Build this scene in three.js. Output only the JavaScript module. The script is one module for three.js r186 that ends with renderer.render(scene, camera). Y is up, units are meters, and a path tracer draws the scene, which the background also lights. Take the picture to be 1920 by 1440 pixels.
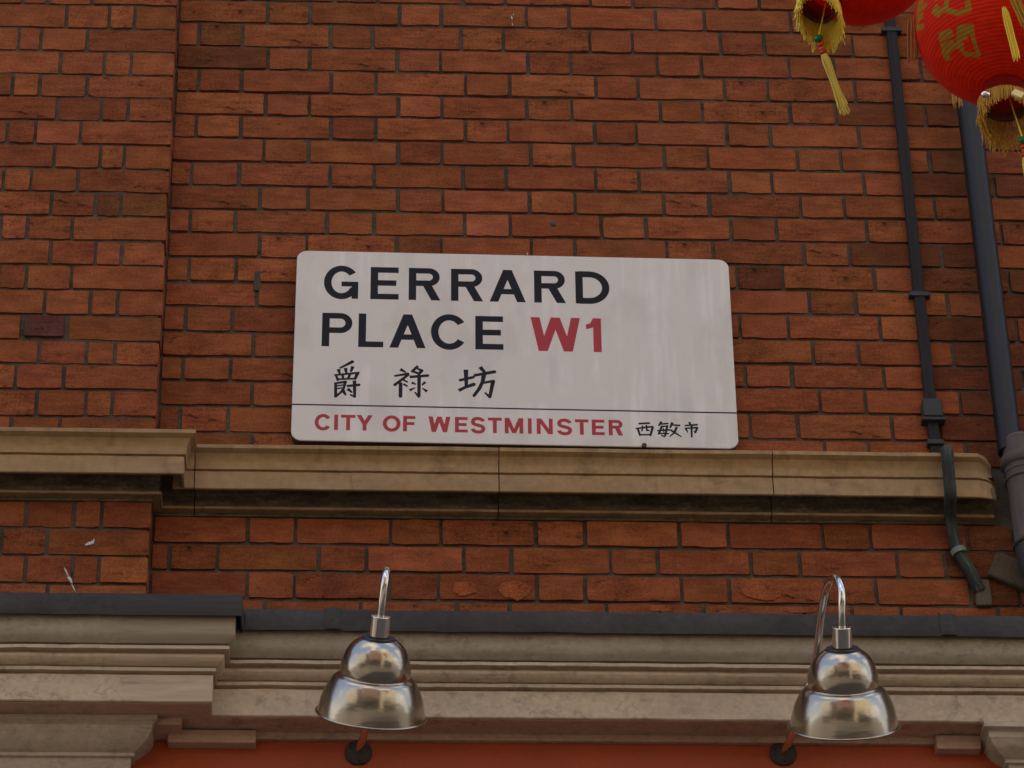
import * as THREE from 'three';
import { mergeGeometries, mergeVertices, toCreasedNormals } from 'three/addons/utils/BufferGeometryUtils.js';
import { RoundedBoxGeometry } from 'three/addons/geometries/RoundedBoxGeometry.js';
import { ImprovedNoise } from 'three/addons/math/ImprovedNoise.js';

// ------------------------------------------------------------------ camera, sky, sun, exposure
const scene = new THREE.Scene();
const camera = new THREE.PerspectiveCamera(12.957, 4 / 3, 0.1, 400);
camera.position.set(-0.4037, 1.6, 6.6728);
camera.up.set(-0.013069, 0.822057, 0.569255);
camera.lookAt(-0.4037 + 0.048875 * 8, 1.6 + 0.569148 * 8, 6.6728 - 0.820781 * 8);

const renderer = new THREE.WebGLRenderer({ antialias: true });
renderer.toneMapping = THREE.LinearToneMapping;
renderer.toneMappingExposure = 2.1;
renderer.shadowMap.enabled = true;

const perlin = new ImprovedNoise();
const fbm = (x, y, z, oct = 4, gain = 0.5) => { let a = 1, s = 0, n = 0; for (let i = 0; i < oct; i++) { s += a * perlin.noise(x, y, z); n += a; a *= gain; x *= 2.03; y *= 2.03; z = z * 2.03 + 7.1; } return s / n; };
const clamp01 = (v) => Math.min(1, Math.max(0, v));
const smooth = (a, b, v) => { const t = clamp01((v - a) / (b - a)); return t * t * (3 - 2 * t); };
function rng(seed) { let s = seed >>> 0; return () => { s = (s + 0x6d2b79f5) >>> 0; let t = Math.imul(s ^ (s >>> 15), 1 | s); t = (t + Math.imul(t ^ (t >>> 7), 61 | t)) ^ t; return ((t ^ (t >>> 14)) >>> 0) / 4294967296; }; }

const sunDir = new THREE.Vector3(-0.45, 0.72, -0.62).normalize();
{ // a bright hazy sky with soft broken cloud
  const w = 512, h = 256, data = new Float32Array(w * h * 4);
  for (let j = 0; j < h; j++) for (let i = 0; i < w; i++) {
    const v = (j + 0.5) / h, el = (v - 0.5) * Math.PI, az = (i + 0.5) / w * Math.PI * 2;
    const d = [Math.cos(el) * Math.cos(az), Math.sin(el), Math.cos(el) * Math.sin(az)];
    const up = Math.max(0, d[1]);
    const c = smooth(-0.06, 0.28, fbm(d[0] * 2.1 + 4, d[1] * 3.4, d[2] * 2.1 + 9, 5));
    const hz = Math.pow(1 - up, 3);
    const blue = [0.20 + 0.33 * hz, 0.29 + 0.26 * hz, 0.48 + 0.06 * hz], cloud = [0.80, 0.74, 0.67];
    const o = (j * w + i) * 4;
    for (let k = 0; k < 3; k++) data[o + k] = d[1] < -0.02 ? [0.16, 0.14, 0.12][k] : (blue[k] * (1 - c) + cloud[k] * c);
    data[o + 3] = 1;
  }
  const t = new THREE.DataTexture(data, w, h, THREE.RGBAFormat, THREE.FloatType);
  t.mapping = THREE.EquirectangularReflectionMapping; t.magFilter = t.minFilter = THREE.LinearFilter; t.needsUpdate = true;
  scene.background = t; scene.environment = t; scene.backgroundIntensity = scene.environmentIntensity = 1.0;
}
const sun = new THREE.DirectionalLight(new THREE.Color(1, 0.93, 0.80), 4.8);
sun.position.copy(sunDir).multiplyScalar(60).add(new THREE.Vector3(0, 5, 5)); sun.target.position.set(0, 5, 5);
sun.castShadow = true; Object.assign(sun.shadow.camera, { left: -30, right: 30, top: 30, bottom: -30, near: 1, far: 140 }); sun.shadow.mapSize.set(2048, 2048);
scene.add(sun, sun.target);

// ------------------------------------------------------------------ helpers
const used = {};
const numbered = (n) => { const k = used[n] = (used[n] ?? -1) + 1; return k ? n + '_' + String(k).padStart(3, '0') : n; };
function tag(o, label, category, group, kind) { if (label) o.userData.label = label; if (category) o.userData.category = category; if (group) o.userData.group = group; if (kind) o.userData.kind = kind; return o; }
function thing(name, label, category, [x, y, z] = [0, 0, 0], group) { const g = new THREE.Group(); g.name = numbered(name); g.position.set(x, y, z); scene.add(g); return tag(g, label, category, group); }
function part(name, geo, mat, parent) { const m = new THREE.Mesh(geo, mat); m.name = parent === scene ? numbered(name) : name; m.castShadow = m.receiveShadow = true; parent.add(m); return m; }
const mat = (r, g, b, rough = 0.85, extra = {}) => new THREE.MeshStandardMaterial({ color: new THREE.Color().setRGB(r, g, b), roughness: rough, ...extra });
const box = (x0, x1, y0, y1, z0, z1, r = 0) => { const g = r ? new RoundedBoxGeometry(x1 - x0, y1 - y0, z1 - z0, 2, r) : new THREE.BoxGeometry(x1 - x0, y1 - y0, z1 - z0); g.translate((x0 + x1) / 2, (y0 + y1) / 2, (z0 + z1) / 2); return g; };
function tex(w, h, f, srgb = true, tileX = 1, tileY = tileX) { // f(u, v) -> [r, g, b] or a number, 0..1
  const d = new Uint8Array(w * h * 4);
  for (let j = 0; j < h; j++) for (let i = 0; i < w; i++) { const c = f(i / w, j / h), o = (j * w + i) * 4; for (let k = 0; k < 3; k++) d[o + k] = 255 * clamp01(c.length ? c[k] : c); d[o + 3] = 255; }
  const t = new THREE.DataTexture(d, w, h); t.wrapS = t.wrapT = THREE.RepeatWrapping; t.magFilter = THREE.LinearFilter; t.minFilter = THREE.LinearMipmapLinearFilter; t.generateMipmaps = true;
  if (srgb) t.colorSpace = THREE.SRGBColorSpace; t.repeat.set(1 / tileX, 1 / tileY); t.needsUpdate = true; return t;
}
// periodic noise: sum over wrapped copies so that a tile repeats without a seam
const pn = (u, v, fx, fy, z, oct = 4, gain = 0.5) => {
  const a = smooth(0, 1, u), b = smooth(0, 1, v), n = (s, t) => fbm(s * fx, t * fy, z, oct, gain);
  return (n(u, v) * (1 - a) + n(u - 1, v) * a) * (1 - b) + (n(u, v - 1) * (1 - a) + n(u - 1, v - 1) * a) * b;
};

// ------------------------------------------------------------------ materials
const brickMap = tex(512, 512, (u, v) => {
  const coarse = pn(u, v, 7, 10, 1.3, 4), drag = pn(u, v, 10, 46, 5.7, 4, 0.6), grit = pn(u, v, 90, 90, 9.1, 2), soot = smooth(0.16, 0.42, pn(u, v, 11, 22, 14.2, 5, 0.6)), pale = smooth(0.3, 0.5, pn(u, v, 16, 20, 21.7, 4));
  const k = 0.88 + 0.26 * coarse + 0.24 * drag + 0.24 * grit - 0.42 * soot;
  return [k + 0.14 * pale, k + 0.14 * pale + 0.03 * coarse, k + 0.14 * pale];
}, true, 0.5);
const brickBump = tex(512, 512, (u, v) => 0.5 + 0.45 * pn(u, v, 9, 16, 2.2, 5, 0.6) + 0.25 * pn(u, v, 12, 60, 6.2, 3) + 0.18 * pn(u, v, 120, 120, 3.3, 2), false, 0.5);
const brickTone = (r, g, b) => new THREE.MeshPhysicalMaterial({ color: new THREE.Color().setRGB(r, g, b), roughness: 0.95, specularIntensity: 0.3, map: brickMap, bumpMap: brickBump, bumpScale: 0.004 });
const toneList = [];
{ const R = rng(77); for (let i = 0; i < 30; i++) { const l = 0.80 + 0.46 * R(), h = (R() - 0.5) * 0.5, s = R() * 0.3; toneList.push(brickTone(0.298 * l, (0.084 + 0.028 * h + 0.012 * s) * l, (0.029 + 0.010 * s - 0.008 * h) * l)); } }
const darkTones = []; { const R = rng(78); for (let i = 0; i < 8; i++) { const l = 0.55 + 0.25 * R(); darkTones.push(brickTone(0.27 * l, (0.074 + 0.016 * R()) * l, 0.03 * l)); } }
const purpleTone = brickTone(0.135, 0.046, 0.034), orangeTone = brickTone(0.42, 0.122, 0.055);
const saltMap = tex(512, 512, (u, v) => { const c = pn(u, v, 7, 10, 41.3, 4), drag = pn(u, v, 10, 46, 45.7, 4, 0.6), grit = pn(u, v, 90, 90, 9.1, 2), salt = smooth(0.02, 0.42, pn(u, v, 13, 17, 52.7, 5, 0.65)) * (0.6 + grit); const k = 0.86 + 0.2 * c + 0.2 * drag + 0.2 * grit; return [k + 0.12 * salt, k * 0.97 + 0.30 * salt, k * 0.92 + 0.5 * salt]; }, true, 0.5);
const saltTones = [0.95, 1.1].map((l) => new THREE.MeshPhysicalMaterial({ color: new THREE.Color().setRGB(0.32 * l, 0.09 * l, 0.036 * l), roughness: 0.95, specularIntensity: 0.3, map: saltMap, bumpMap: brickBump, bumpScale: 0.004 }));
const mortarMap = tex(512, 512, (u, v) => { const k = 0.80 + 0.28 * pn(u, v, 8, 8, 3.1, 5, 0.6) + 0.25 * pn(u, v, 70, 70, 8.8, 3) - 0.3 * smooth(0.15, 0.4, pn(u, v, 14, 14, 17.5, 4)); return [k, k * 0.99, k * 0.96]; }, true, 0.6);
const mortarBump = tex(512, 512, (u, v) => 0.5 + 0.4 * pn(u, v, 40, 40, 4.4, 4, 0.6) + 0.3 * pn(u, v, 12, 12, 1.4, 3), false, 0.6);
const mortar = mat(0.132, 0.100, 0.070, 0.97, { map: mortarMap, bumpMap: mortarBump, bumpScale: 0.003 });
const stoneBump = tex(512, 512, (u, v) => 0.5 + 0.35 * pn(u, v, 60, 60, 4.9, 4, 0.6) + 0.35 * pn(u, v, 9, 9, 2.9, 3), false, 0.7);
const stoneMap = tex(1024, 512, (u, v) => { // warm stone with grime patches, drips and pale washed places
  const a = pn(u, v, 6, 5, 3.7, 5, 0.55), g = pn(u, v, 90, 45, 6.6, 3), drip = smooth(0.08, 0.42, pn(u, v, 44, 4, 11.2, 4, 0.6)), grime = smooth(0.05, 0.4, pn(u, v, 12, 9, 8.3, 5, 0.6)), yel = smooth(-0.1, 0.3, pn(u, v, 5, 6, 19.4, 3));
  const k = 0.84 + 0.2 * a + 0.13 * g - 0.16 * drip - 0.17 * grime;
  return [k, k * (0.985 - 0.015 * yel), k * (0.96 - 0.10 * yel)];
}, true, 1.4, 0.7);
const stringStone = mat(0.50, 0.325, 0.172, 0.9, { map: stoneMap, bumpMap: stoneBump, bumpScale: 0.002 });
const darkStone = mat(0.27, 0.195, 0.12, 0.97, { map: tex(512, 256, (u, v) => { const c = smooth(-0.5, 0.35, pn(u, v, 16, 26, 61.3, 5, 0.65)), g = pn(u, v, 90, 45, 6.1, 3), k = (1 - 0.42 * c) * (0.92 + 0.35 * g); return [k, k * 0.99, k * 0.97]; }, true, 0.9, 0.45), bumpMap: stoneBump, bumpScale: 0.004 });  // darker, patchy version of the ledge stone, for the hollow
const paintMap = tex(1024, 512, (u, v) => { // old masonry paint: flakes, hairlines, dirty runs
  const a = pn(u, v, 5, 6, 13.7, 5, 0.55), g = pn(u, v, 100, 60, 2.6, 3), dirt = smooth(0.0, 0.45, pn(u, v, 34, 22, 28.3, 5, 0.7)), crack = 1 - smooth(0.0, 0.018, Math.abs(pn(u, v, 7, 6, 33.3, 4))), zone = smooth(0.1, 0.3, pn(u, v, 4, 4, 40.2, 3));
  const k = 0.92 + 0.20 * a + 0.15 * g - 0.24 * dirt - 0.10 * crack * zone;
  return [k, k * 0.985, k * 0.965];
}, true, 1.2, 0.6);
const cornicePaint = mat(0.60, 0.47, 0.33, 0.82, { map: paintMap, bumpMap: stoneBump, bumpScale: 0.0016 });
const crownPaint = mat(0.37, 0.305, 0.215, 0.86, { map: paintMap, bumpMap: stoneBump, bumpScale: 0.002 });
const capPaint = mat(0.52, 0.43, 0.33, 0.8, { map: paintMap, bumpMap: stoneBump, bumpScale: 0.0012 });
const terracotta = mat(0.56, 0.36, 0.26, 0.85, { map: paintMap, bumpMap: stoneBump, bumpScale: 0.0012 });
const orangePaint = mat(0.43, 0.062, 0.004, 0.68, { map: tex(256, 256, (u, v) => 0.9 + 0.1 * pn(u, v, 5, 5, 7.7, 4) + 0.06 * pn(u, v, 60, 60, 2.7, 2), true, 0.9), bumpMap: stoneBump, bumpScale: 0.0003 });
const leadMap = tex(512, 256, (u, v) => { const k = 0.8 + 0.3 * pn(u, v, 6, 4, 5.2, 4, 0.55) + 0.14 * pn(u, v, 60, 30, 8.2, 3), w = smooth(0.1, 0.4, pn(u, v, 9, 5, 17.2, 4)); return [k + 0.08 * w, k + 0.09 * w, k + 0.1 * w]; }, true, 1.1, 0.55);
const lead = new THREE.MeshPhysicalMaterial({ color: new THREE.Color().setRGB(0.092, 0.080, 0.074), roughness: 0.8, specularIntensity: 0.4, map: leadMap, bumpMap: stoneBump, bumpScale: 0.0035 });

// ------------------------------------------------------------------ the building that carries the wall, the street and the far side
const plainBrickMap = tex(512, 512, (u, v) => {
  const row = Math.floor(v * 14), fy = v * 14 - row, sx = (u * 6 + (row % 2) * 0.5) % 1, head = sx > 0.667, e = Math.min(sx < 0.667 ? Math.min(sx, 0.667 - sx) : Math.min(sx - 0.667, 1 - sx)) * 0.337;
  const joint = fy < 0.14 || e < 0.006, n = pn(u, v, 9, 14, 3.9, 4), t = perlin.noise(row * 3.3 + 0.5, Math.floor(u * 6 + (row % 2) * 0.5) * 2.7 + (head ? 0.9 : 0.4), 1.5);
  const k = 0.8 + 0.25 * n + 0.35 * t; return joint ? [0.42, 0.40, 0.36] : [0.66 * k, 0.36 * k, 0.24 * k];
}, true, 2.025, 1.05);
const plainBrick = mat(0.72, 0.62, 0.6, 0.92, { map: plainBrickMap });
function uvBox(g) { const p = g.attributes.position, n = g.attributes.normal, uv = g.attributes.uv; for (let i = 0; i < p.count; i++) { const ax = Math.abs(n.getX(i)), ay = Math.abs(n.getY(i)); uv.setXY(i, ax > 0.7 ? p.getZ(i) : p.getX(i), ay > 0.7 ? p.getZ(i) : p.getY(i)); } return g; }
const asphaltMap = tex(512, 512, (u, v) => 0.75 + 0.2 * pn(u, v, 5, 5, 1.9, 4) + 0.25 * pn(u, v, 120, 120, 6.1, 2), true, 4);
{
  const street = part('street', new THREE.PlaneGeometry(240, 240).rotateX(-Math.PI / 2), mat(0.25, 0.21, 0.165, 0.9, { map: asphaltMap }), scene); street.userData.kind = 'structure';
  const pg = uvBox(box(-30, 30, 0, 0.13, 0.11, 2.2)); const pv = part('pavement', pg, mat(0.36, 0.32, 0.26, 0.9, { map: asphaltMap }), scene); pv.userData.kind = 'structure';
  const home = thing('brick_building', 'red brick building behind the nameplate wall, rising out of the picture', 'building', [0, 0, -4]);
  part('wall', uvBox(box(-9, 9, 0, 9.4, -4, 3.92)), plainBrick, home);
  part('roof', box(-9.2, 9.2, 9.4, 9.7, -4.2, 4.05), mat(0.09, 0.09, 0.1), home);
}
function facade(name, label, x0, x1, z, h, depth, wallMat, trimMat, cols, rows, y0) { // a house across the street: wall, sash windows with panes, cornice
  const o = thing(name, label, 'building', [(x0 + x1) / 2, 0, z]), w = x1 - x0;
  part('wall', uvBox(box(-w / 2, w / 2, 0, h, 0, depth)), wallMat, o);
  part('cornice', box(-w / 2 - 0.15, w / 2 + 0.15, h - 0.5, h, -0.3, -0.003), trimMat, o);
  const shopDark = mat(0.035, 0.03, 0.026, 0.5), bay = w / Math.round(w / 2.6);
  part('shopfront', mergeGeometries([box(-w / 2 + 0.05, w / 2 - 0.05, 3.1, 3.75, -0.22, -0.004), box(-w / 2 + 0.05, w / 2 - 0.05, 0, 0.55, -0.16, -0.004), ...Array.from({ length: Math.round(w / bay) + 1 }, (_, i) => box(-w / 2 + 0.1 + i * (w - 0.3) / Math.round(w / bay), -w / 2 + 0.24 + i * (w - 0.3) / Math.round(w / bay), 0.55, 3.1, -0.16, -0.004))]), shopDark, o);
  part('shop_glass', box(-w / 2 + 0.1, w / 2 - 0.1, 0.55, 3.1, -0.05, -0.006), mat(0.02, 0.022, 0.024, 0.1), o);
  const dark = mat(0.03, 0.035, 0.045, 0.15), cw = w / cols, rh = (h - y0 - 0.8) / rows;
  for (let c = 0; c < cols; c++) for (let r = 0; r < rows; r++) {
    const x = -w / 2 + (c + 0.5) * cw, y = y0 + r * rh;
    const f = part('window', mergeGeometries([box(x - 0.62, x + 0.62, y + 1.75, y + 1.87, -0.09, 0.05), box(x - 0.62, x - 0.54, y, y + 1.75, -0.05, 0.05), box(x + 0.54, x + 0.62, y, y + 1.75, -0.05, 0.05), box(x - 0.68, x + 0.68, y - 0.1, y, -0.12, 0.05), box(x - 0.54, x + 0.54, y + 0.85, y + 0.9, -0.03, 0.02)]), trimMat, o);
    part('pane', box(x - 0.54, x + 0.54, y, y + 1.75, -0.012, -0.004), dark, f);
  }
  return o;
}
const creamWall = mat(0.62, 0.54, 0.39, 0.85), trim = mat(0.66, 0.62, 0.54, 0.7);
facade('red_house', 'tall red brick house facing the nameplate across the street', -5.6, 3.6, 14.5, 13.5, 9, plainBrick, trim, 5, 3, 4.2);
facade('cream_house', 'cream rendered house to the right across the street', 5.2, 17, 12.5, 13, 9, creamWall, trim, 6, 3, 4.2);
facade('stone_house', 'pale stone house to the left across the street', -22, -9.5, 15, 11, 9, mat(0.5, 0.45, 0.36), trim, 6, 2, 4.2);

// ------------------------------------------------------------------ bricks
// one brick: a slightly uneven outline with a worn edge, face at z = 0
function brickGeo(w, h, depth, seed, uo) {
  const R = rng(seed * 977 + 13), j = (a) => (R() - 0.5) * 2 * a, out = [], e = 0.0017;
  const C = [[-1, -1], [1, -1], [1, 1], [-1, 1]].map(([a, b]) => [a, b, 0.0018 + 0.0052 * R() * R(), 0.0018 + 0.0042 * R() * R()]);
  for (let k = 0; k < 4; k++) { // two points round each corner, three along each long edge, one up each end
    const [a, b, cx, cy] = C[k], X = a * w / 2, Y = b * h / 2, first = [X - a * cx, Y], second = [X, Y - b * cy];
    out.push(...(k % 2 ? [first, second] : [second, first]));
    if (k % 2 === 0) for (const t of [0.27, 0.5, 0.74]) out.push([X - a * w * (t + j(0.06)), Y + j(e)]); else out.push([X + j(e * 0.9), -Y * j(0.3)]);
  }
  const n = out.length, pos = [], uv = [], grow = 0.0012;
  const push = (...vs) => { for (const [x, y, z] of vs) { pos.push(x, y, z); uv.push(x + uo[0], y + uo[1] + z); } };
  const F = out.map(([x, y]) => [x, y, j(0.0006)]), B = out.map(([x, y]) => [x + Math.sign(x) * grow * 0.5, y + Math.sign(y) * grow * 0.5, -depth]);
  for (let i = 0; i < n; i++) { const k = (i + 1) % n; push([0, 0, 0.0007], F[i], F[k]); push(B[i], B[k], F[k]); push(B[i], F[k], F[i]); }
  const g = new THREE.BufferGeometry(); g.setAttribute('position', new THREE.Float32BufferAttribute(pos, 3)); g.setAttribute('uv', new THREE.Float32BufferAttribute(uv, 2));
  return toCreasedNormals(g, 0.5);
}
const SIZES = [0.035, 0.055, 0.1, 0.152, 0.214], variants = SIZES.map((w, s) => Array.from({ length: s > 2 || s === 2 ? 14 : 5 }, (_, i) => brickGeo(w, 0.064, 0.02, s * 40 + i, [(i * 0.173 + s * 0.31) % 1, (i * 0.117 + s * 0.07) % 1])));
const deepVariants = [0.1, 0.214].map((w, s) => Array.from({ length: 8 }, (_, i) => brickGeo(w, 0.064, 0.085, 300 + s * 40 + i, [(i * 0.213 + s * 0.4) % 1, (i * 0.137) % 1])));
const RB = rng(4242);
let lastTone = -1;
function layBrick(parent, x0, x1, y0, y1, z, opt = {}) {
  const w = x1 - x0, h = y1 - y0, si = opt.deep ? (w > 0.15 ? 4 : 2) : SIZES.reduce((b, s, i) => (Math.abs(Math.log(s / w)) < Math.abs(Math.log(SIZES[b] / w)) ? i : b), 0);
  const set = opt.deep ? deepVariants[w > 0.15 ? 1 : 0] : variants[si], g = set[Math.floor(RB() * set.length)];
  let t = Math.floor(RB() * toneList.length); if (t === lastTone) t = (t + 7) % toneList.length; lastTone = t;
  const m = opt.mat ?? (RB() < (opt.soot ?? 0.03) ? darkTones[Math.floor(RB() * darkTones.length)] : toneList[t]);
  const o = part('brick', g, m, parent);
  o.scale.set(w / SIZES[si], h / 0.064, 1);
  o.position.set((x0 + x1) / 2, (y0 + y1) / 2, z + (opt.proud ?? (RB() - 0.5) * 0.0035));
  o.rotation.set((RB() - 0.5) * 0.022, (RB() - 0.5) * 0.012, (RB() - 0.5) * 0.009);
  if (opt.label) o.userData.label = opt.label;
  return o;
}
// courses of the main wall: bed heights and the upright joints measured along each course, in millimetres
const BEDS = [7504, 7428, 7351, 7272, 7196, 7119, 7045, 6970, 6894, 6818, 6744, 6670, 6595, 6520, 6446, 6370, 6296, 6226, 6153, 6077, 6001];
const JOINTS = [
  [-779, -668, -446, -335, -113, -3, 220, 332, 552, 662, 884, 995, 1217, 1328],
  [-619, -510, -278, -171, 52, 162, 389, 515, 741, 850, 1077, 1190, 1416],
  [-795, -683, -456, -348, -120, -11, 215, 324, 554, 668, 898, 1007, 1232, 1345],
  [-616, -509, -284, -173, 52, 162, 387, 500, 728, 844, 1071, 1180, 1405],
  [-790, -681, -452, -339, -109, 3, 225, 333, 556, 668, 893, 1007, 1231, 1343],
  [-618, -507, -281, -171, 45, 161, 387, 495, 721, 838, 1069, 1176, 1400],
  [-791, -678, -451, -338, -111, -3, 218, 323, 554, 665, 892, 1002, 1226, 1338],
  [-619, -507, -281, -172, 53, 162, 391, 502, 729, 841, 1067, 1178, 1403],
  [-796, -679, -450, -341, -119, -10, 215, 324, 552, 661, 894, 1002, 1226, 1338],
  [-624, -505, -282, -169, 47, 161, 384, 498, 729, 838, 1067, 1176, 1401],
  [-795, -683, -457, -340, -115, -2, 225, 336, 549, 663, 890, 1003, 1228, 1340],
  [-622, -506, -285, -175, 49, 156, 384, 500, 727, 840, 1070, 1178, 1404],
  [-792, -678, -454, -342, -118, -5, 219, 331, 555, 668, 897, 1008, 1232, 1345],
  [-624, -512, -286, -173, 52, 165, 391, 503, 729, 845, 1073, 1184, 1410],
  [-795, -683, -458, -346, -121, -8, 216, 329, 554, 673, 899, 1010, 1236, 1349],
  [-630, -516, -290, -177, 50, 163, 390, 503, 729, 840, 1072, 1184, 1410],
  [-796, -683, -457, -344, -118, -6, 220, 333, 558, 673, 897, 1010, 1236, 1349],
  [-628, -515, -287, -174, 53, 167, 394, 508, 735, 846, 1076, 1189, 1416],
  [-797, -683, -457, -343, -117, -3, 223, 336, 563, 677, 905, 1018, 1245, 1358],
  [-624, -511, -284, -170, 57, 170, 397, 511, 738, 844, 1077, 1189, 1415]];
const LOW_BEDS = [5842, 5767, 5693, 5618, 5544];
const LOW_JOINTS = [[-628, -519, -296, -179, 42, 157, 377, 493, 715, 829, 1058, 1170], [-807, -696, -463, -352, -126, -15, 215, 324, 542, 657, 886, 999, 1226], [-626, -517, -299, -186, 42, 153, 377, 487, 714, 830, 1050, 1165], [-800, -690, -585, -364, -143, -23, 201, 324, 426, 658, 769, 884, 1110, 1220]];
// displaced mortar bed behind the bricks
function mortarSheet(x0, x1, y0, y1, z, step = 0.011) {
  const nx = Math.round((x1 - x0) / step), ny = Math.round((y1 - y0) / step), g = new THREE.PlaneGeometry(x1 - x0, y1 - y0, nx, ny), p = g.attributes.position, uv = g.attributes.uv;
  g.translate((x0 + x1) / 2, (y0 + y1) / 2, z);
  for (let i = 0; i < p.count; i++) { const x = p.getX(i), y = p.getY(i); uv.setXY(i, x, y); p.setZ(i, z + 0.0045 * fbm(x * 30, y * 30, 3.3, 4, 0.6) + 0.0022 * perlin.noise(x * 6, y * 6, 8)); }
  g.computeVertexNormals(); return g;
}
const wall = thing('brick_wall', 'recessed field of red brick around and above the white street nameplate', 'brick wall', [0, 0, 0]);
part('mortar', mergeGeometries([mortarSheet(-0.87, 1.62, 5.40, 7.62, -0.0055), box(-0.87, 1.62, 5.40, 7.62, -0.07, -0.02)].map((g) => { g.deleteAttribute('normal'); const q = g.toNonIndexed(); q.computeVertexNormals(); return q; })), mortar, wall);
const G = 0.0046;
const lay = (bed, joints, k, low) => {
  for (let r = 0; r < joints.length; r++) {
    const xs = [-0.849, ...joints[r].map((v) => v / 1000).filter((v) => v > -0.82), 1.52];
    for (let i = 0; i + 1 < xs.length; i++) {
      const x0 = xs[i] + G + (RB() - 0.5) * 0.002, x1 = xs[i + 1] - G + (RB() - 0.5) * 0.002; if (x1 - x0 < 0.02) continue;
      const mid = (x0 + x1) / 2, o = { soot: mid > 1.03 ? 0.6 : 0.025 };
      if (!low && r === 10 && Math.abs(mid + 0.058) < 0.03) Object.assign(o, { mat: orangeTone, label: 'paler orange brick' });
      if (!o.mat && (low ? RB() < 0.04 : RB() < (mid > 0.53 && r > 12 && mid < 1 ? 0.3 : 0.035))) o.mat = saltTones[RB() < 0.5 ? 0 : 1];
      layBrick(wall, x0, x1, bed[r + 1] / 1000 + 0.0046, bed[r] / 1000 - 0.0048 + (RB() - 0.5) * 0.0015, 0, o);
    }
  }
};
lay(BEDS, JOINTS, 0, false); lay(LOW_BEDS, LOW_JOINTS, 0, true);

const pier = thing('brick_pilaster', 'shallow brick pilaster standing proud at the left of the wall', 'brick pilaster', [0, 0, 0]);
part('mortar', mergeGeometries([mortarSheet(-1.62, -0.858, 5.40, 7.62, 0.0555), box(-1.62, -0.8575, 5.40, 7.62, -0.07, 0.045)].map((g) => { g.deleteAttribute('normal'); const q = g.toNonIndexed(); q.computeVertexNormals(); return q; })), mortar, pier);
const PIER = [[-1360, -1134, -1026, -960], [-1245, -1182, -1069], [-1356, -1130, -1022, -957], [-1246, -1190, -1074], [-1360, -1137, -1026, -959], [-1252, -1185, -1066], [-1358, -1136, -1026, -960], [-1255, -1186, -1074], [-1357, -1134, -1021, -962], [-1254, -1187, -1073], [-1356, -1133, -1024, -963], [-1251, -1187, -1078], [-1352, -1126, -1017, -954], [-1246, -1180, -1071], [-1356, -1130, -1021, -956], [-1247, -1181, -1072], [-1360, -1135, -1022, -955], [-1252, -1186, -1072], [-1355, -1132, -1016, -955], [-1250, -1187, -1074]];
const LOW_PIER = [[-1360, -1137, -1027, -963], [-1252, -1188, -1084], [-1355, -1129, -1023, -962], [-1250, -1186, -1075]];
const layPier = (beds, rows, low) => rows.forEach((row, r) => {
  const xs = [-1.475, ...row.map((v) => v / 1000), -0.8505 + (RB() - 0.5) * 0.005];
  for (let i = 0; i + 1 < xs.length; i++) {
    const last = i + 2 === xs.length, x0 = xs[i] + G, x1 = xs[i + 1] - (last ? 0 : G);
    const o = { deep: last, soot: 0.03 };
    if (!low && r === 15 && i === 2) Object.assign(o, { mat: purpleTone, proud: 0.006, label: 'loose dark brown brick standing proud', deep: true });
    layBrick(pier, x0 + (o.label ? 0.004 : 0), x1 - (o.label ? 0.004 : 0), beds[r + 1] / 1000 + (o.label ? 0.008 : 0.0036), beds[r] / 1000 - (o.label ? 0.007 : 0.0042), 0.06, o);
  }
});
layPier(BEDS, PIER, false); layPier(LOW_BEDS, LOW_PIER, true);
{ // the same bond carried on past the picture's edges, joined into one piece per side
  const col = new THREE.Color(), fill = (x0, x1, y0, y1, z, seed) => {
    const R = rng(seed), gs = [];
    for (let r = 0, y = y0; y < y1 - 0.01; y += 0.075, r++) for (let x = x0 - (r % 2) * 0.169, k = 0; x < x1; k++) {
      const w = k % 2 ? 0.1125 : 0.225, a = Math.max(x, x0) + G, b = Math.min(x + w, x1) - G; x += w; if (b - a < 0.02) continue;
      const g = brickGeo(b - a, 0.064, 0.02, seed + gs.length % 37, [R(), R()]); g.translate((a + b) / 2, y + 0.0375, z + (R() - 0.5) * 0.003);
      const l = 0.8 + 0.42 * R(); col.setRGB(0.31 * l, (0.075 + 0.02 * R()) * l, 0.036 * l);
      g.setAttribute('color', new THREE.Float32BufferAttribute(Array.from({ length: g.attributes.position.count }, () => [col.r, col.g, col.b]).flat(), 3)); gs.push(g);
    }
    return mergeGeometries(gs);
  };
  const bm = new THREE.MeshStandardMaterial({ vertexColors: true, map: brickMap, bumpMap: brickBump, bumpScale: 0.0035, roughness: 0.92 });
  const more = (parent, g, m) => { part('brick_field', g, bm, parent).userData.kind = 'stuff'; part('mortar', m, mortar, parent); };
  more(wall, mergeGeometries([fill(1.52, 2.8, 5.544, 7.504, 0, 501), fill(-0.849, 2.8, 7.504, 8.6, 0, 502)]), mergeGeometries([box(1.62, 2.85, 5.3, 7.62, -0.07, -0.0055), box(-0.87, 2.85, 7.62, 8.65, -0.07, -0.0055)]));
  more(pier, mergeGeometries([fill(-2.8, -1.475, 5.544, 7.504, 0.06, 503), fill(-2.8, -0.8505, 7.504, 8.6, 0.06, 504)]), mergeGeometries([box(-2.85, -1.62, 5.3, 7.62, -0.07, 0.0555), box(-2.85, -0.8575, 7.62, 8.65, -0.07, 0.0555)]));
}

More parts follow.
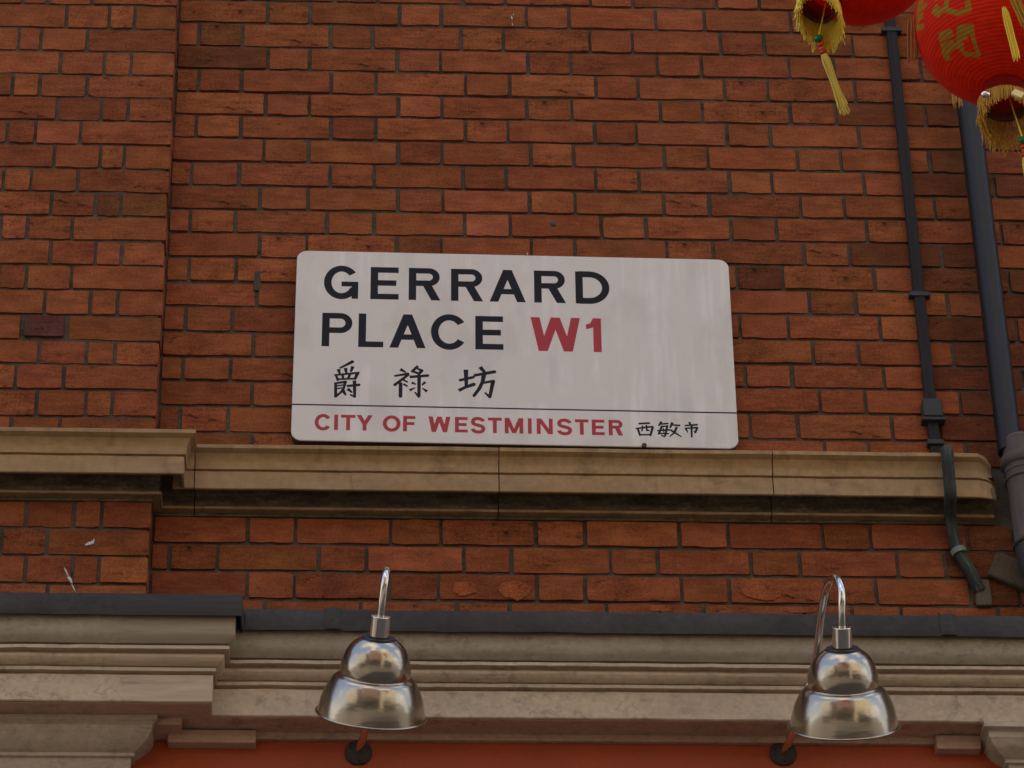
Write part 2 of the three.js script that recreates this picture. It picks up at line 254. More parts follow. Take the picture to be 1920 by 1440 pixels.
// ------------------------------------------------------------------ mouldings: a profile [out, height] swept along the wall line with mitred corners
function sweep(profile, path, { caps = [true, true], wob = 0.0008, step = 0.05, seed = 1, taper = null } = {}) {
  const seg = [];
  for (let i = 0; i + 1 < path.length; i++) { const dx = path[i + 1][0] - path[i][0], dz = path[i + 1][1] - path[i][1], l = Math.hypot(dx, dz); seg.push({ d: [dx / l, dz / l], n: [-dz / l, dx / l], l }); }
  const st = []; // stations: point, outward vector, running length
  let run = 0;
  path.forEach((p, i) => {
    const a = seg[i - 1], b = seg[i];
    let m; if (a && b) { const k = 1 + a.n[0] * b.n[0] + a.n[1] * b.n[1]; m = [(a.n[0] + b.n[0]) / k, (a.n[1] + b.n[1]) / k]; } else m = (a ?? b).n;
    st.push({ p, m, s: run });
    if (b) { const n = Math.max(1, Math.round(b.l / step)); for (let k = 1; k < n; k++) st.push({ p: [p[0] + b.d[0] * b.l * k / n, p[1] + b.d[1] * b.l * k / n], m: b.n, s: run + b.l * k / n }); run += b.l; }
  });
  const arc = [0]; for (let i = 1; i < profile.length; i++) arc.push(arc[i - 1] + Math.hypot(profile[i][0] - profile[i - 1][0], profile[i][1] - profile[i - 1][1]));
  const V = (a, i) => {
    const [o, y] = profile[i], s = st[a]; let w = wob * fbm(s.s * 14, y * 40, seed * 3.7, 3), q = o + w; if (taper) q = taper(o, y, s.p[0]) + w;
    return [s.p[0] + s.m[0] * q, y + wob * fbm(s.s * 9 + 50, y * 20, seed, 3), s.p[1] + s.m[1] * q];
  };
  const pos = [], uv = [];
  for (let a = 0; a + 1 < st.length; a++) for (let i = 0; i + 1 < profile.length; i++) {
    const q = [[a, i + 1], [a + 1, i + 1], [a + 1, i], [a, i]];
    for (const k of [0, 1, 2, 0, 2, 3]) { pos.push(...V(...q[k])); uv.push(st[q[k][0]].s + seed * 0.37, arc[q[k][1]]); }
  }
  const tri = THREE.ShapeUtils.triangulateShape(profile.map(([x, y]) => new THREE.Vector2(x, y)), []);
  [[0, caps[0]], [st.length - 1, caps[1]]].forEach(([a, on], e) => { if (on) for (const t of tri) for (const i of e ? t : [...t].reverse()) { pos.push(...V(a, i)); uv.push(profile[i][0] + 0.3, profile[i][1]); } });
  const g = new THREE.BufferGeometry(); g.setAttribute('position', new THREE.Float32BufferAttribute(pos, 3)); g.setAttribute('uv', new THREE.Float32BufferAttribute(uv, 2));
  return toCreasedNormals(g, 0.45);
}
const curve = (a, b, n, bulge) => Array.from({ length: n + 1 }, (_, i) => { const t = i / n; return [a[0] + (b[0] - a[0]) * t + bulge * Math.sin(Math.PI * t), a[1] + (b[1] - a[1]) * t]; });

// stone string course under the nameplate
const stringCourse = thing('string_course', 'buff stone string course with joints running beneath the street nameplate', 'stone ledge', [0, 0, 0]);
{
  const face = [[-0.02, 5.985], [0.098, 5.978], [0.1, 5.976], [0.1, 5.967], [0.094, 5.963], ...curve([0.088, 5.96], [0.079, 5.927], 6, -0.004), [0.078, 5.922], [0.071, 5.9205], [0.071, 5.9185], [0.0745, 5.917], [0.0745, 5.8725], [0.073, 5.871], [0.0675, 5.871], [0.0675, 5.925], [-0.02, 5.925]];
  // hollow behind the face, its shape deepened to hold shade; stone darker and patchy
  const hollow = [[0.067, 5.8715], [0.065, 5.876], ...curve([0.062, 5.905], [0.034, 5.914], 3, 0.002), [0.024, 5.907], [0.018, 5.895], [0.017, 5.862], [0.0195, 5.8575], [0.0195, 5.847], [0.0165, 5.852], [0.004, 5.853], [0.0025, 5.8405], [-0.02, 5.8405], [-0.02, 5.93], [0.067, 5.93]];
  const bead = [[-0.015, 5.8556], [0.0215, 5.8556], [0.0235, 5.852], [0.0215, 5.8485], [-0.015, 5.8485]];
  const cuts = [[[-3, 0.06], [-0.85, 0.06], [-0.85, 0], [-0.7545, 0]], [[-0.752, 0], [-0.047, 0]], [[-0.0445, 0], [0.595, 0]], [[0.5975, 0], [1.122, 0]]];
  cuts.forEach((path, i) => {
    const end = i === 3 ? (o, y, x) => o - Math.max(0, o - 0.03) * smooth(1.09, 1.122, x) * (0.3 + 0.45 * smooth(5.88, 5.965, y)) : null;
    const b = part('stone_block', sweep(face, path, { seed: i + 1, wob: 0.0016, taper: end, step: i === 3 ? 0.02 : 0.05 }), stringStone, stringCourse);
    part('deepened_hollow', sweep(hollow, path, { seed: i + 21, wob: 0.0014 }), darkStone, b);
    part('bead', sweep(bead, path, { seed: i + 31, wob: 0.0006 }), stringStone, b);
  });
}
// painted cornice over the shopfront
const CORN = [[-3, 0.06], [-0.85, 0.06], [-0.85, 0], [3, 0]];
{
  const o = thing('painted_cornice', 'cream painted moulded cornice below the lead strip, stepping forward at left', 'cornice', [0, 0, 0]);
  const crown = [[-0.02, 5.43], [0.205, 5.43], [0.211, 5.414], [0.2105, 5.40], ...curve([0.209, 5.385], [0.198, 5.348], 5, 0.006), [0.184, 5.348], [0.15, 5.3478], [-0.02, 5.3478]];
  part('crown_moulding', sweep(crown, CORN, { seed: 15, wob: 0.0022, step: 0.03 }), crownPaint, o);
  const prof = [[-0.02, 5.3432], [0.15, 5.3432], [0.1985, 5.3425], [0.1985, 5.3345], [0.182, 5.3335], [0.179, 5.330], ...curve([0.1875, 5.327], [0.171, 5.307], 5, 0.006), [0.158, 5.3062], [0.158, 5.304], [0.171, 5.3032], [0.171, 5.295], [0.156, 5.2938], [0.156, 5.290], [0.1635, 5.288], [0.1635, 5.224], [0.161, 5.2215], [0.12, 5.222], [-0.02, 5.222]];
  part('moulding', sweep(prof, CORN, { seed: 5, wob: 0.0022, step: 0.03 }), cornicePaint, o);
  const so = [[-0.02, 5.2214], [0.158, 5.2208], [0.156, 5.2195], [0.096, 5.2185], [0.0955, 5.203], [-0.02, 5.203]];
  part('soffit', sweep(so, CORN, { seed: 6, wob: 0.001 }), terracotta, o);
  const bL = part('blocking', box(-0.785, -0.592, 5.183, 5.2155, 0.02, 0.113, 0.003), terracotta, o), bR = part('blocking', box(0.913, 1.012, 5.182, 5.2165, 0.02, 0.113, 0.003), terracotta, o);
}
{
  const o = thing('fascia_board', 'glossy orange red shop fascia board along the bottom of the picture', 'shop fascia', [0, 0, 0]);
  part('board', uvBox(box(-0.862, 1.068, 4.55, 5.2025, -0.05, 0.085, 0.002)), orangePaint, o);
  part('backing', box(-0.87, 1.09, 4.5, 5.2, -0.065, -0.052), mat(0.1, 0.05, 0.03), o);
}
for (const [x, dir, label] of [[-0.863, -1, 'grey painted moulded pilaster cap in the bottom left corner'], [1.068, 1, 'grey painted moulded pilaster cap in the bottom right corner']]) {
  const o = thing('pilaster_cap', label, 'pilaster cap', [0, 0, 0]);
  const prof = [[-0.06, 5.2185], [0.056, 5.2185], [0.058, 5.206], [0.051, 5.2035], [0.046, 5.199], [0.0455, 5.186], ...curve([0.043, 5.183], [0.012, 5.152], 5, 0.004), [0.008, 5.150], [0.008, 5.142], [0.001, 5.140], [0, 5.136], [0, 4.6], [-0.06, 4.6]];
  const path = dir < 0 ? [[-2.4, 0.115], [x, 0.115], [x, 0.03]] : [[x, 0.03], [x, 0.115], [2.4, 0.115]];
  part('moulding', sweep(prof, path, { seed: 9 + dir, wob: 0.0016, step: 0.03 }), capPaint, o);
}
// lead flashing on the cornice
{
  const o = thing('lead_flashing', 'dark blue grey lead flashing strip capping the painted cornice', 'lead flashing', [0, 0, 0]);
  const prof = [[-0.004, 5.497], [0.215, 5.462], [0.222, 5.459], [0.2245, 5.453], [0.2245, 5.41], [0.2235, 5.4045], [0.2205, 5.4045], [0.2195, 5.41], [0.2195, 5.45], [0.21, 5.456], [-0.004, 5.49]];
  const runs = [[[-3, 0.06], [-0.85, 0.06], [-0.85, 0], [-0.622, 0]], [[-0.6205, 0], [-0.428, 0]], [[-0.4265, 0], [0.944, 0]], [[0.9455, 0], [3, 0]]];
  runs.forEach((path, i) => part('lead_sheet', sweep(prof, path, { seed: 40 + i, wob: 0.003, step: 0.04 }), lead, o));
  const lap = prof.map(([a, b]) => [a + 0.0035, b + 0.002]);
  for (const [a, b] of [[-0.447, -0.409], [0.925, 0.962]]) part('lead_roll', sweep(lap.map(([p, y]) => [p + (p > 0.2 ? 0.002 : 0), y]), [[a, 0], [b, 0]], { seed: 51, wob: 0.002, step: 0.012, taper: (q, y, x) => q - 0.004 * Math.pow(Math.abs(x - (a + b) / 2) / ((b - a) / 2), 4) }), lead, o);
}

// ------------------------------------------------------------------ street nameplate
{
  const SW = 1060, SH = 559, S = 2048 / SW, cv = document.createElement('canvas'); cv.width = 2048; cv.height = Math.round(SH * S);
  const c = cv.getContext('2d'), R = rng(31);
  c.fillStyle = 'rgb(215,206,198)'; c.fillRect(0, 0, cv.width, cv.height);
  c.scale(S, S);
  const black = '#17141a', red = '#a93b40';
  const quad = (...p) => { c.beginPath(); c.moveTo(p[0], p[1]); for (let i = 2; i < p.length; i += 2) c.lineTo(p[i], p[i + 1]); c.closePath(); c.fill(); };
  const glyph = (ch, x0, x1, y0, y1, s) => {
    const w = x1 - x0, h = y1 - y0, t = s * 0.92, ym = (y0 + y1) / 2, line = (f) => { c.lineWidth = s; c.lineJoin = 'miter'; c.lineCap = 'butt'; c.beginPath(); f(); c.stroke(); };
    const stem = (x) => c.fillRect(x, y0, s, h);
    const bowl = (yb) => { const r = (yb - y0 - t) / 2; line(() => { c.lineWidth = t; c.moveTo(x0 + s * 0.5, y0 + t / 2); c.lineTo(x1 - s / 2 - r * 0.95 - (ch === 'R' ? s * 0.08 : 0), y0 + t / 2); c.ellipse(x1 - s / 2 - r * 0.95 - (ch === 'R' ? s * 0.08 : 0), y0 + t / 2 + r, r * 0.97, r, 0, -Math.PI / 2, Math.PI / 2); c.lineTo(x0 + s * 0.5, yb - t / 2); }); };
    if (ch === 'E' || ch === 'F' || ch === 'L') { stem(x0); if (ch !== 'L') { c.fillRect(x0, y0, w, t); c.fillRect(x0, ym - t * 0.55, w * 0.92, t); } if (ch !== 'F') c.fillRect(x0, y1 - t, w + (ch === 'E' ? s * 0.03 : 0), t); }
    else if (ch === 'I') c.fillRect(x0, y0, w, h);
    else if (ch === 'T') { c.fillRect(x0, y0, w, t); c.fillRect((x0 + x1 - s) / 2, y0, s, h); }
    else if (ch === 'P') { stem(x0); bowl(y0 + h * 0.6); }
    else if (ch === 'R') { stem(x0); bowl(y0 + h * 0.56); const q = s * 1.22, xt = x0 + w * 0.42; quad(xt, y0 + h * 0.5, xt + q, y0 + h * 0.5, x1, y1, x1 - q, y1); }
    else if (ch === 'D') { stem(x0); const r = h / 2 - t / 2, rx = Math.min(w * 0.52, r); line(() => { c.moveTo(x0 + s / 2, y0 + t / 2); c.lineTo(x1 - s / 2 - rx, y0 + t / 2); c.ellipse(x1 - s / 2 - rx, ym, rx, r, 0, -Math.PI / 2, Math.PI / 2); c.lineTo(x0 + s / 2, y1 - t / 2); }); }
    else if (ch === 'A') { const q = s * 1.16, xm = (x0 + x1) / 2; quad(x0, y1, x0 + q, y1, xm + q / 2, y0, xm - q / 2, y0); quad(x1, y1, x1 - q, y1, xm - q / 2, y0, xm + q / 2, y0); c.fillRect(x0 + w * 0.25, y0 + h * 0.6, w * 0.5, t * 0.95); }
    else if (ch === 'O') line(() => c.ellipse((x0 + x1) / 2, ym, w / 2 - s / 2, h / 2 - s * 0.42, 0, 0, Math.PI * 2));
    else if (ch === 'C') line(() => c.ellipse((x0 + x1) / 2 + s * 0.1, ym, w / 2 - s / 2, h / 2 - s * 0.38, 0, 0.62, Math.PI * 2 - 0.62));
    else if (ch === 'G') { line(() => c.ellipse((x0 + x1) / 2 + s * 0.1, ym, w / 2 - s / 2, h / 2 - s * 0.38, 0, 0.42, Math.PI * 2 - 0.66)); c.fillRect((x0 + x1) / 2 + s * 0.1, ym - t * 0.15, w / 2 - s * 0.1, t * 0.86); c.fillRect(x1 - s * 0.86, ym, s * 0.86, h / 2); }
    else if (ch === 'Y') { const xm = (x0 + x1) / 2, q = s * 1.2, yj = y0 + h * 0.58; quad(x0, y0, x0 + q, y0, xm + s / 2, yj, xm - s / 2, yj + s * 0.25); quad(x1, y0, x1 - q, y0, xm - s / 2, yj, xm + s / 2, yj + s * 0.25); c.fillRect(xm - s / 2, yj - s * 0.2, s, y1 - yj + s * 0.2); }
    else if (ch === 'W') { const q = s * 1.12, a = w * 0.275, xm = (x0 + x1) / 2; for (const m of [-1, 1]) { const X = (v) => xm + m * v; quad(X(w / 2), y0, X(w / 2 - q), y0, X(w / 2 - a - q * 0.35), y1, X(w / 2 - a + q * 0.65), y1); quad(X(w / 2 - a - q * 0.35), y1, X(w / 2 - a + q * 0.65), y1, X(q / 2), y0, X(-q / 2), y0); } }
    else if (ch === 'M') { stem(x0); stem(x1 - s); const q = s * 1.2, xm = (x0 + x1) / 2, yb = y1 - h * 0.02; quad(x0, y0, x0 + q, y0, xm + q * 0.4, yb, xm - q * 0.4, yb); quad(x1, y0, x1 - q, y0, xm - q * 0.4, yb, xm + q * 0.4, yb); }
    else if (ch === 'N') { stem(x0); stem(x1 - s); const q = s * 1.2; quad(x0, y0, x0 + q, y0, x1, y1, x1 - q, y1); }
    else if (ch === 'S') line(() => { const a = s / 2, X = (u) => x0 + a + (w - s) * u, Y = (v) => y0 + a * 0.8 + (h - s * 0.8) * v; c.moveTo(X(0.98), Y(0.2)); c.bezierCurveTo(X(0.86), Y(-0.06), X(0.03), Y(-0.12), X(0.03), Y(0.26)); c.bezierCurveTo(X(0.03), Y(0.58), X(0.99), Y(0.42), X(0.99), Y(0.75)); c.bezierCurveTo(X(0.99), Y(1.12), X(0.1), Y(1.09), X(0.0), Y(0.78)); });
    else if (ch === '1') { c.fillRect(x1 - s, y0, s, h); quad(x1 - s, y0, x1 - s * 0.4, y0, x1 - s * 0.5, y0 + h * 0.24, x0 + 1, y0 + h * 0.33, x0, y0 + h * 0.19, x0 + w * 0.3, y0 + h * 0.15); }
  };
  const set = (col, s, rows) => { c.fillStyle = c.strokeStyle = col; for (const [ch, a, b, y0, y1] of rows) glyph(ch, a, b, y0, y1, s); };
  set(black, 18, [['G', 66, 151, 46, 143], ['E', 181, 249, 46, 143], ['R', 274, 351, 46, 143], ['R', 377, 455, 46, 143], ['A', 471, 559, 46, 143], ['R', 580, 657, 46, 143], ['D', 681, 764, 46, 143], ['P', 66, 139, 187, 286], ['L', 154, 214, 187, 286], ['A', 229, 316, 187, 286], ['C', 327, 415, 186, 287], ['E', 436, 503, 187, 286]]);
  set(red, 19.5, [['W', 570, 690, 187, 287], ['1', 704, 741, 187, 287]]);
  set(red, 9.2, [['C', 54, 94, 484, 529], ['I', 101, 110, 484, 528], ['T', 117, 151, 484, 528], ['Y', 154, 192, 484, 528], ['O', 216, 258, 484, 529], ['F', 264, 293, 484, 528], ['W', 324, 376, 484, 528], ['E', 387, 417, 484, 528], ['S', 424, 459, 484, 529], ['T', 465, 498, 484, 528], ['M', 505, 549, 484, 528], ['I', 560, 569, 484, 528], ['N', 581, 619, 484, 528], ['S', 629, 665, 484, 529], ['T', 672, 704, 484, 528], ['E', 712, 742, 484, 528], ['R', 752, 786, 484, 528]]);
  c.fillStyle = '#2a2030'; c.fillRect(0, 455, SW, 3.9);
  c.fillStyle = '#1a171f';
  const HAN = [
    [[112, 349, 3, 141, 330, 7], [108, 354, 7, 111, 364, 4], [125, 350, 7, 127, 364, 4], [142, 345, 7, 138, 358, 4], [102, 369, 4, 107, 384, 5], [100, 370, 4, 156, 362, 5], [154, 363, 7, 148, 380, 5], [106, 382, 4, 149, 379, 4], [118, 369, 5, 120, 380, 4], [136, 366, 5, 132, 378, 5], [102, 393, 5, 103, 432, 6], [100, 394, 4, 126, 389, 6], [125, 390, 6, 122, 408, 4], [105, 401, 3, 122, 398, 3], [105, 409, 3, 122, 406, 3], [104, 431, 5, 115, 420, 4, 120, 413, 7], [120, 414, 7, 126, 426, 4], [130, 401, 5, 158, 397, 6], [147, 386, 7, 148, 432, 5], [148, 432, 4, 138, 426, 3], [132, 410, 7, 141, 419, 3]],
    [[257, 350, 7, 268, 357, 3], [243, 369, 4, 274, 362, 6], [276, 364, 5, 243, 395, 6], [257, 389, 7, 257, 428, 7], [265, 381, 4, 273, 386, 3], [265, 393, 5, 273, 398, 3], [297, 340, 6, 284, 355, 5], [284, 354, 5, 301, 361, 5], [298, 347, 4, 308, 352, 6], [307, 353, 6, 300, 362, 6], [280, 371, 6, 322, 366, 6], [301, 366, 7, 301, 427, 6], [301, 429, 4, 292, 416, 3], [285, 388, 6, 293, 392, 2], [315, 386, 6, 309, 393, 3], [280, 409, 6, 292, 402, 1], [319, 411, 7, 309, 403, 1]],
    [[413, 348, 9, 414, 394, 6], [398, 378, 6, 431, 368, 6], [397, 407, 7, 411, 398, 6, 432, 389, 8], [448, 339, 8, 457, 352, 6], [433, 363, 6, 482, 351, 7], [456, 361, 9, 453, 381, 7, 445, 401, 7, 432, 422, 6], [454, 384, 5, 479, 378, 6], [478, 379, 8, 470, 425, 6], [470, 425, 6, 459, 413, 3]],
    [[825, 493, 6, 849, 491, 6], [818, 507, 5, 856, 501, 6], [821, 506, 6, 826, 526, 6], [857, 503, 7, 851, 526, 6], [826, 525, 5, 852, 524, 5], [833, 500, 5, 831, 514, 4], [842, 498, 5, 843, 512, 5, 848, 512, 4]],
    [[878, 487, 7, 872, 497, 5], [878, 493, 5, 893, 491, 6], [879, 499, 6, 871, 521, 6], [879, 500, 5, 893, 498, 5], [892, 498, 6, 886, 525, 6], [869, 512, 5, 896, 509, 6], [871, 520, 5, 893, 520, 5], [878, 526, 5, 885, 529, 4], [882, 505, 3, 883, 516, 3], [904, 489, 8, 899, 502, 5], [905, 495, 5, 921, 496, 6], [914, 502, 7, 908, 517, 6, 897, 528, 3], [900, 510, 6, 911, 518, 6, 924, 528, 3]],
    [[945, 487, 7, 947, 492, 5], [935, 496, 5, 963, 493, 6], [950, 495, 6, 949, 528, 5], [935, 504, 5, 963, 501, 6], [936, 505, 6, 940, 515, 3], [963, 502, 7, 958, 516, 5], [958, 516, 4, 955, 511, 2]]];
  HAN.forEach((chr, ci) => { for (const st of chr) for (let i = 0; i + 3 < st.length; i += 3) {
    const [x0, y0, a0, x1, y1, a1] = st.slice(i, i + 6), f = ci < 3 ? 1.2 : 0.86, e = ci < 3 ? 0.5 : 0, w0 = a0 * f + e, w1 = a1 * f + e, l = Math.hypot(x1 - x0, y1 - y0) || 1, nx = -(y1 - y0) / l / 2, ny = (x1 - x0) / l / 2, ex = (x1 - x0) / l, ey = (y1 - y0) / l;
    quad(x0 + nx * w0 - ex * 1.5, y0 + ny * w0 - ey * 1.5, x0 - nx * w0 - ex * 1.5, y0 - ny * w0 - ey * 1.5, x1 - nx * w1 + ex, y1 - ny * w1 + ey, x1 + nx * w1 + ex, y1 + ny * w1 + ey);
    c.beginPath(); c.arc(x1, y1, w1 * 0.45, 0, 7); c.fill();
  } });
  // washed streaks and thin grime on the enamel, over the lettering as well
  const im = c.getImageData(0, 0, cv.width, cv.height), d = im.data;
  for (let y = 0; y < cv.height; y++) for (let x = 0; x < cv.width; x++) {
    const u = x / S, v = y / S, o = (y * cv.width + x) * 4;
    const str = fbm(u * 0.042, v * 0.0032, 3.1, 3, 0.55), wide = fbm(u * 0.010, v * 0.006, 9.4, 4), zone = smooth(-0.15, 0.25, fbm(u * 0.006, v * 0.008, 15.7, 3) + (u > 780 ? 0.22 : -0.02)), g = perlin.noise(u * 0.9, v * 0.9, 5.5), runs = smooth(-0.12, 0.42, str) * zone, film = smooth(0.0, 0.4, wide);
    const bead = smooth(0.02, 0.0, Math.abs(fbm(u * 0.02, v * 0.02, 44.1, 4) - 0.13)) * zone;
    const k = 1 + 0.03 * runs - 0.035 * film + 0.024 * g + 0.012 * bead, add = 3.5 * runs;
    d[o] = d[o] * k + add; d[o + 1] = d[o + 1] * (k + 0.006 * runs) + add; d[o + 2] = d[o + 2] * (k + 0.016 * runs) + add;
  }
  c.putImageData(im, 0, 0);
  const t = new THREE.CanvasTexture(cv); t.colorSpace = THREE.SRGBColorSpace; t.wrapS = t.wrapT = THREE.ClampToEdgeWrapping; t.anisotropy = 8;
  const W = SW / 1000, H = SH / 1000;
  const rr = (w, h, r) => { const s = new THREE.Shape(); s.moveTo(r, 0); s.lineTo(w - r, 0); s.absarc(w - r, r, r, -Math.PI / 2, 0); s.lineTo(w, h - r); s.absarc(w - r, h - r, r, 0, Math.PI / 2); s.lineTo(r, h); s.absarc(r, h - r, r, Math.PI / 2, Math.PI); s.lineTo(0, r); s.absarc(r, r, r, Math.PI, Math.PI * 1.5); return s; };
  const sign = thing('street_nameplate', 'white enamel street nameplate lettered in black and red on the brick wall', 'street sign', [-0.52845, 6.59326, 0.0]);
  sign.rotation.z = -0.00836;
  const fg = new THREE.ExtrudeGeometry(rr(W, H, 0.026), { depth: 0.002, bevelEnabled: true, bevelThickness: 0.0014, bevelSize: 0.0014, bevelOffset: -0.0014, bevelSegments: 3, curveSegments: 10 });
  fg.translate(0, -H, 0.031); { const p = fg.attributes.position, uv = fg.attributes.uv; for (let i = 0; i < p.count; i++) uv.setXY(i, p.getX(i) / W, 1 + p.getY(i) / H); }
  part('face', fg, new THREE.MeshPhysicalMaterial({ map: t, roughness: 0.55, specularIntensity: 0.35 }), sign);
  const bg = new THREE.ExtrudeGeometry(rr(W - 0.004, H - 0.004, 0.025), { depth: 0.026, bevelEnabled: false, curveSegments: 8 }); bg.translate(0.002, -H + 0.002, 0.003);
  part('backing', bg, mat(0.03, 0.027, 0.032, 0.7), sign);
  for (const [x, y] of [[0.835, -0.5565]]) part('bolt', new THREE.CylinderGeometry(0.006, 0.006, 0.012, 8).rotateX(Math.PI / 2).translate(x, y, 0.033), mat(0.06, 0.03, 0.025, 0.6, { metalness: 0.5 }), sign);
}

const lump = (w, h, d, seed) => { const g = new RoundedBoxGeometry(w, h, d, 6, Math.min(w, h, d) * 0.3), p = g.attributes.position; for (let i = 0; i < p.count; i++) { const x = p.getX(i), y = p.getY(i), z = p.getZ(i), k = 1 + 0.3 * fbm(x * 28 + seed, y * 28, z * 28, 3); p.setXYZ(i, x * k * (1 - 2.2 * y * (seed % 2 ? 1 : -0.6)), y * k, z * k); } g.computeVertexNormals(); return g; };
// ------------------------------------------------------------------ pipes on the right
const tube = (pts, r, seg = 60, rad = 14) => new THREE.TubeGeometry(new THREE.CatmullRomCurve3(pts.map((p) => new THREE.Vector3(...p)), false, 'centripetal'), seg, r, rad, false);
{
  const dk = new THREE.MeshPhysicalMaterial({ color: new THREE.Color().setRGB(0.044, 0.036, 0.037), roughness: 0.8, specularIntensity: 0.4, map: leadMap, bumpMap: stoneBump, bumpScale: 0.001 }), bk = mat(0.03, 0.03, 0.03, 0.7);
  const o = thing('cable_strip', 'narrow dark grey flat strip clipped upright to the brickwork right of the nameplate', 'cable strip', [1.002, 5.98, 0]);
  part('strip', box(-0.0135, 0.0135, 0, 2.7, 0.001, 0.017, 0.003), dk, o);
  for (const y of [1.375, 0.521]) part('clip', mergeGeometries([box(-0.022, 0.022, y - 0.006, y + 0.006, 0.0165, 0.02), box(-0.026, -0.0137, y - 0.005, y + 0.005, 0, 0.019), box(0.0137, 0.026, y - 0.005, y + 0.005, 0, 0.019)]), bk, o);
  part('clamp', mergeGeometries([box(-0.024, 0.024, 0.148, 0.199, 0, 0.034, 0.004), box(-0.028, 0.028, 0.14, 0.1478, 0, 0.03)].map((g) => g.index ? g.toNonIndexed() : g)), bk, o);
  part('clip', box(-0.02, 0.02, 0.074, 0.088, 0, 0.024, 0.003), bk, o);
}
{
  const o = thing('copper_tube', 'thin verdigris stained tube bent over the right end of the stone ledge', 'tube', [1.008, 5.976, 0.1]);
  const cu = mat(0.13, 0.155, 0.125, 0.8, { map: tex(256, 512, (u, v) => { const k = smooth(-0.05, 0.3, pn(u, v, 6, 9, 3.3, 4, 0.6)), n = 0.75 + 0.3 * pn(u, v, 30, 30, 7.1, 3); return [n * (0.62 + 0.25 * k), n * (0.58 + 0.42 * k), n * (0.55 + 0.36 * k)]; }, true, 1) });
  const P = [[1.006, 5.985, 0.03], [1.007, 5.984, 0.09], [1.007, 5.972, 0.113], [1.006, 5.945, 0.114], [1.008, 5.9, 0.099], [1.009, 5.866, 0.09], [1.011, 5.852, 0.06], [1.016, 5.83, 0.032], [1.028, 5.757, 0.018], [1.054, 5.695, 0.016], [1.072, 5.655, 0.006]];
  part('tube', tube(P.map(([x, y, z]) => [x - 1.008, y - 5.976, z - 0.1]), 0.0145, 90), cu, o);
  const cl = part('collar', new THREE.CylinderGeometry(0.0185, 0.0185, 0.014, 16).rotateZ(0.28), mat(0.16, 0.22, 0.17, 0.8), o); cl.position.set(0.021, -0.222, -0.0815);
  part('mortar_plug', lump(0.036, 0.072, 0.022, 3).translate(0.071, -0.328, -0.097), mat(0.23, 0.185, 0.13, 0.95, { map: mortarMap, bumpMap: mortarBump, bumpScale: 0.003 }), o);
}
{
  const o = thing('drainpipe', 'thick dark grey drainpipe at the right edge, running down behind the hanging lantern', 'drainpipe', [1.167, 5.4, 0.07]);
  const paint = new THREE.MeshPhysicalMaterial({ color: new THREE.Color().setRGB(0.017, 0.0145, 0.015), roughness: 0.4, specularIntensity: 0.55, bumpMap: stoneBump, bumpScale: 0.001 }), mauve = new THREE.MeshPhysicalMaterial({ color: new THREE.Color().setRGB(0.16, 0.12, 0.11), roughness: 0.7, specularIntensity: 0.4, map: leadMap, bumpMap: stoneBump, bumpScale: 0.001 }), dk = mat(0.07, 0.06, 0.062, 0.7, { map: leadMap });
  part('pipe', new THREE.CylinderGeometry(0.0295, 0.0295, 3.2, 28).translate(0, 2.2, 0), paint, o);
  const prof = [[0.031, 0.635], [0.039, 0.632], [0.043, 0.624], [0.043, 0.585], [0.05, 0.578], [0.052, 0.568], [0.0505, 0.556], [0.044, 0.553], [0.044, 0.54], [0.0455, 0.536], [0.044, 0.532], [0.0425, 0.517], [0.044, 0.513], [0.0415, 0.509], [0.040, 0.34], [0.038, 0.31]].map(([r, y]) => new THREE.Vector2(r, y)).reverse();
  part('socket', new THREE.LatheGeometry(prof, 32).translate(0.024, 0, 0.004), mauve, o);
  for (const y of [0.553, 0.535, 0.514]) part('seal_ring', new THREE.TorusGeometry(0.0435, 0.0022, 8, 36).rotateX(Math.PI / 2).translate(0.024, y, 0.004), dk, o);
  part('bend', tube([[0.03, 0.345, 0.004], [0.034, 0.295, 0.006], [0.05, 0.245, 0.008], [0.11, 0.195, 0.01], [0.22, 0.15, 0.01], [0.5, 0.06, 0.01]], 0.047, 40, 22), dk, o);
  part('bend_rim', new THREE.TorusGeometry(0.046, 0.006, 8, 28).rotateX(Math.PI / 2).translate(0.030, 0.338, 0.004), dk, o);
  part('mortar_fillet', lump(0.11, 0.075, 0.03, 4).rotateZ(-0.45).translate(-0.012, 0.305, -0.068), mat(0.20, 0.135, 0.085, 0.95, { map: mortarMap, bumpMap: mortarBump, bumpScale: 0.004 }), o);
}
part('mortar_patch', lump(0.017, 0.058, 0.006, 3).translate(-0.625, 6.524, -0.0015), mortar, wall);
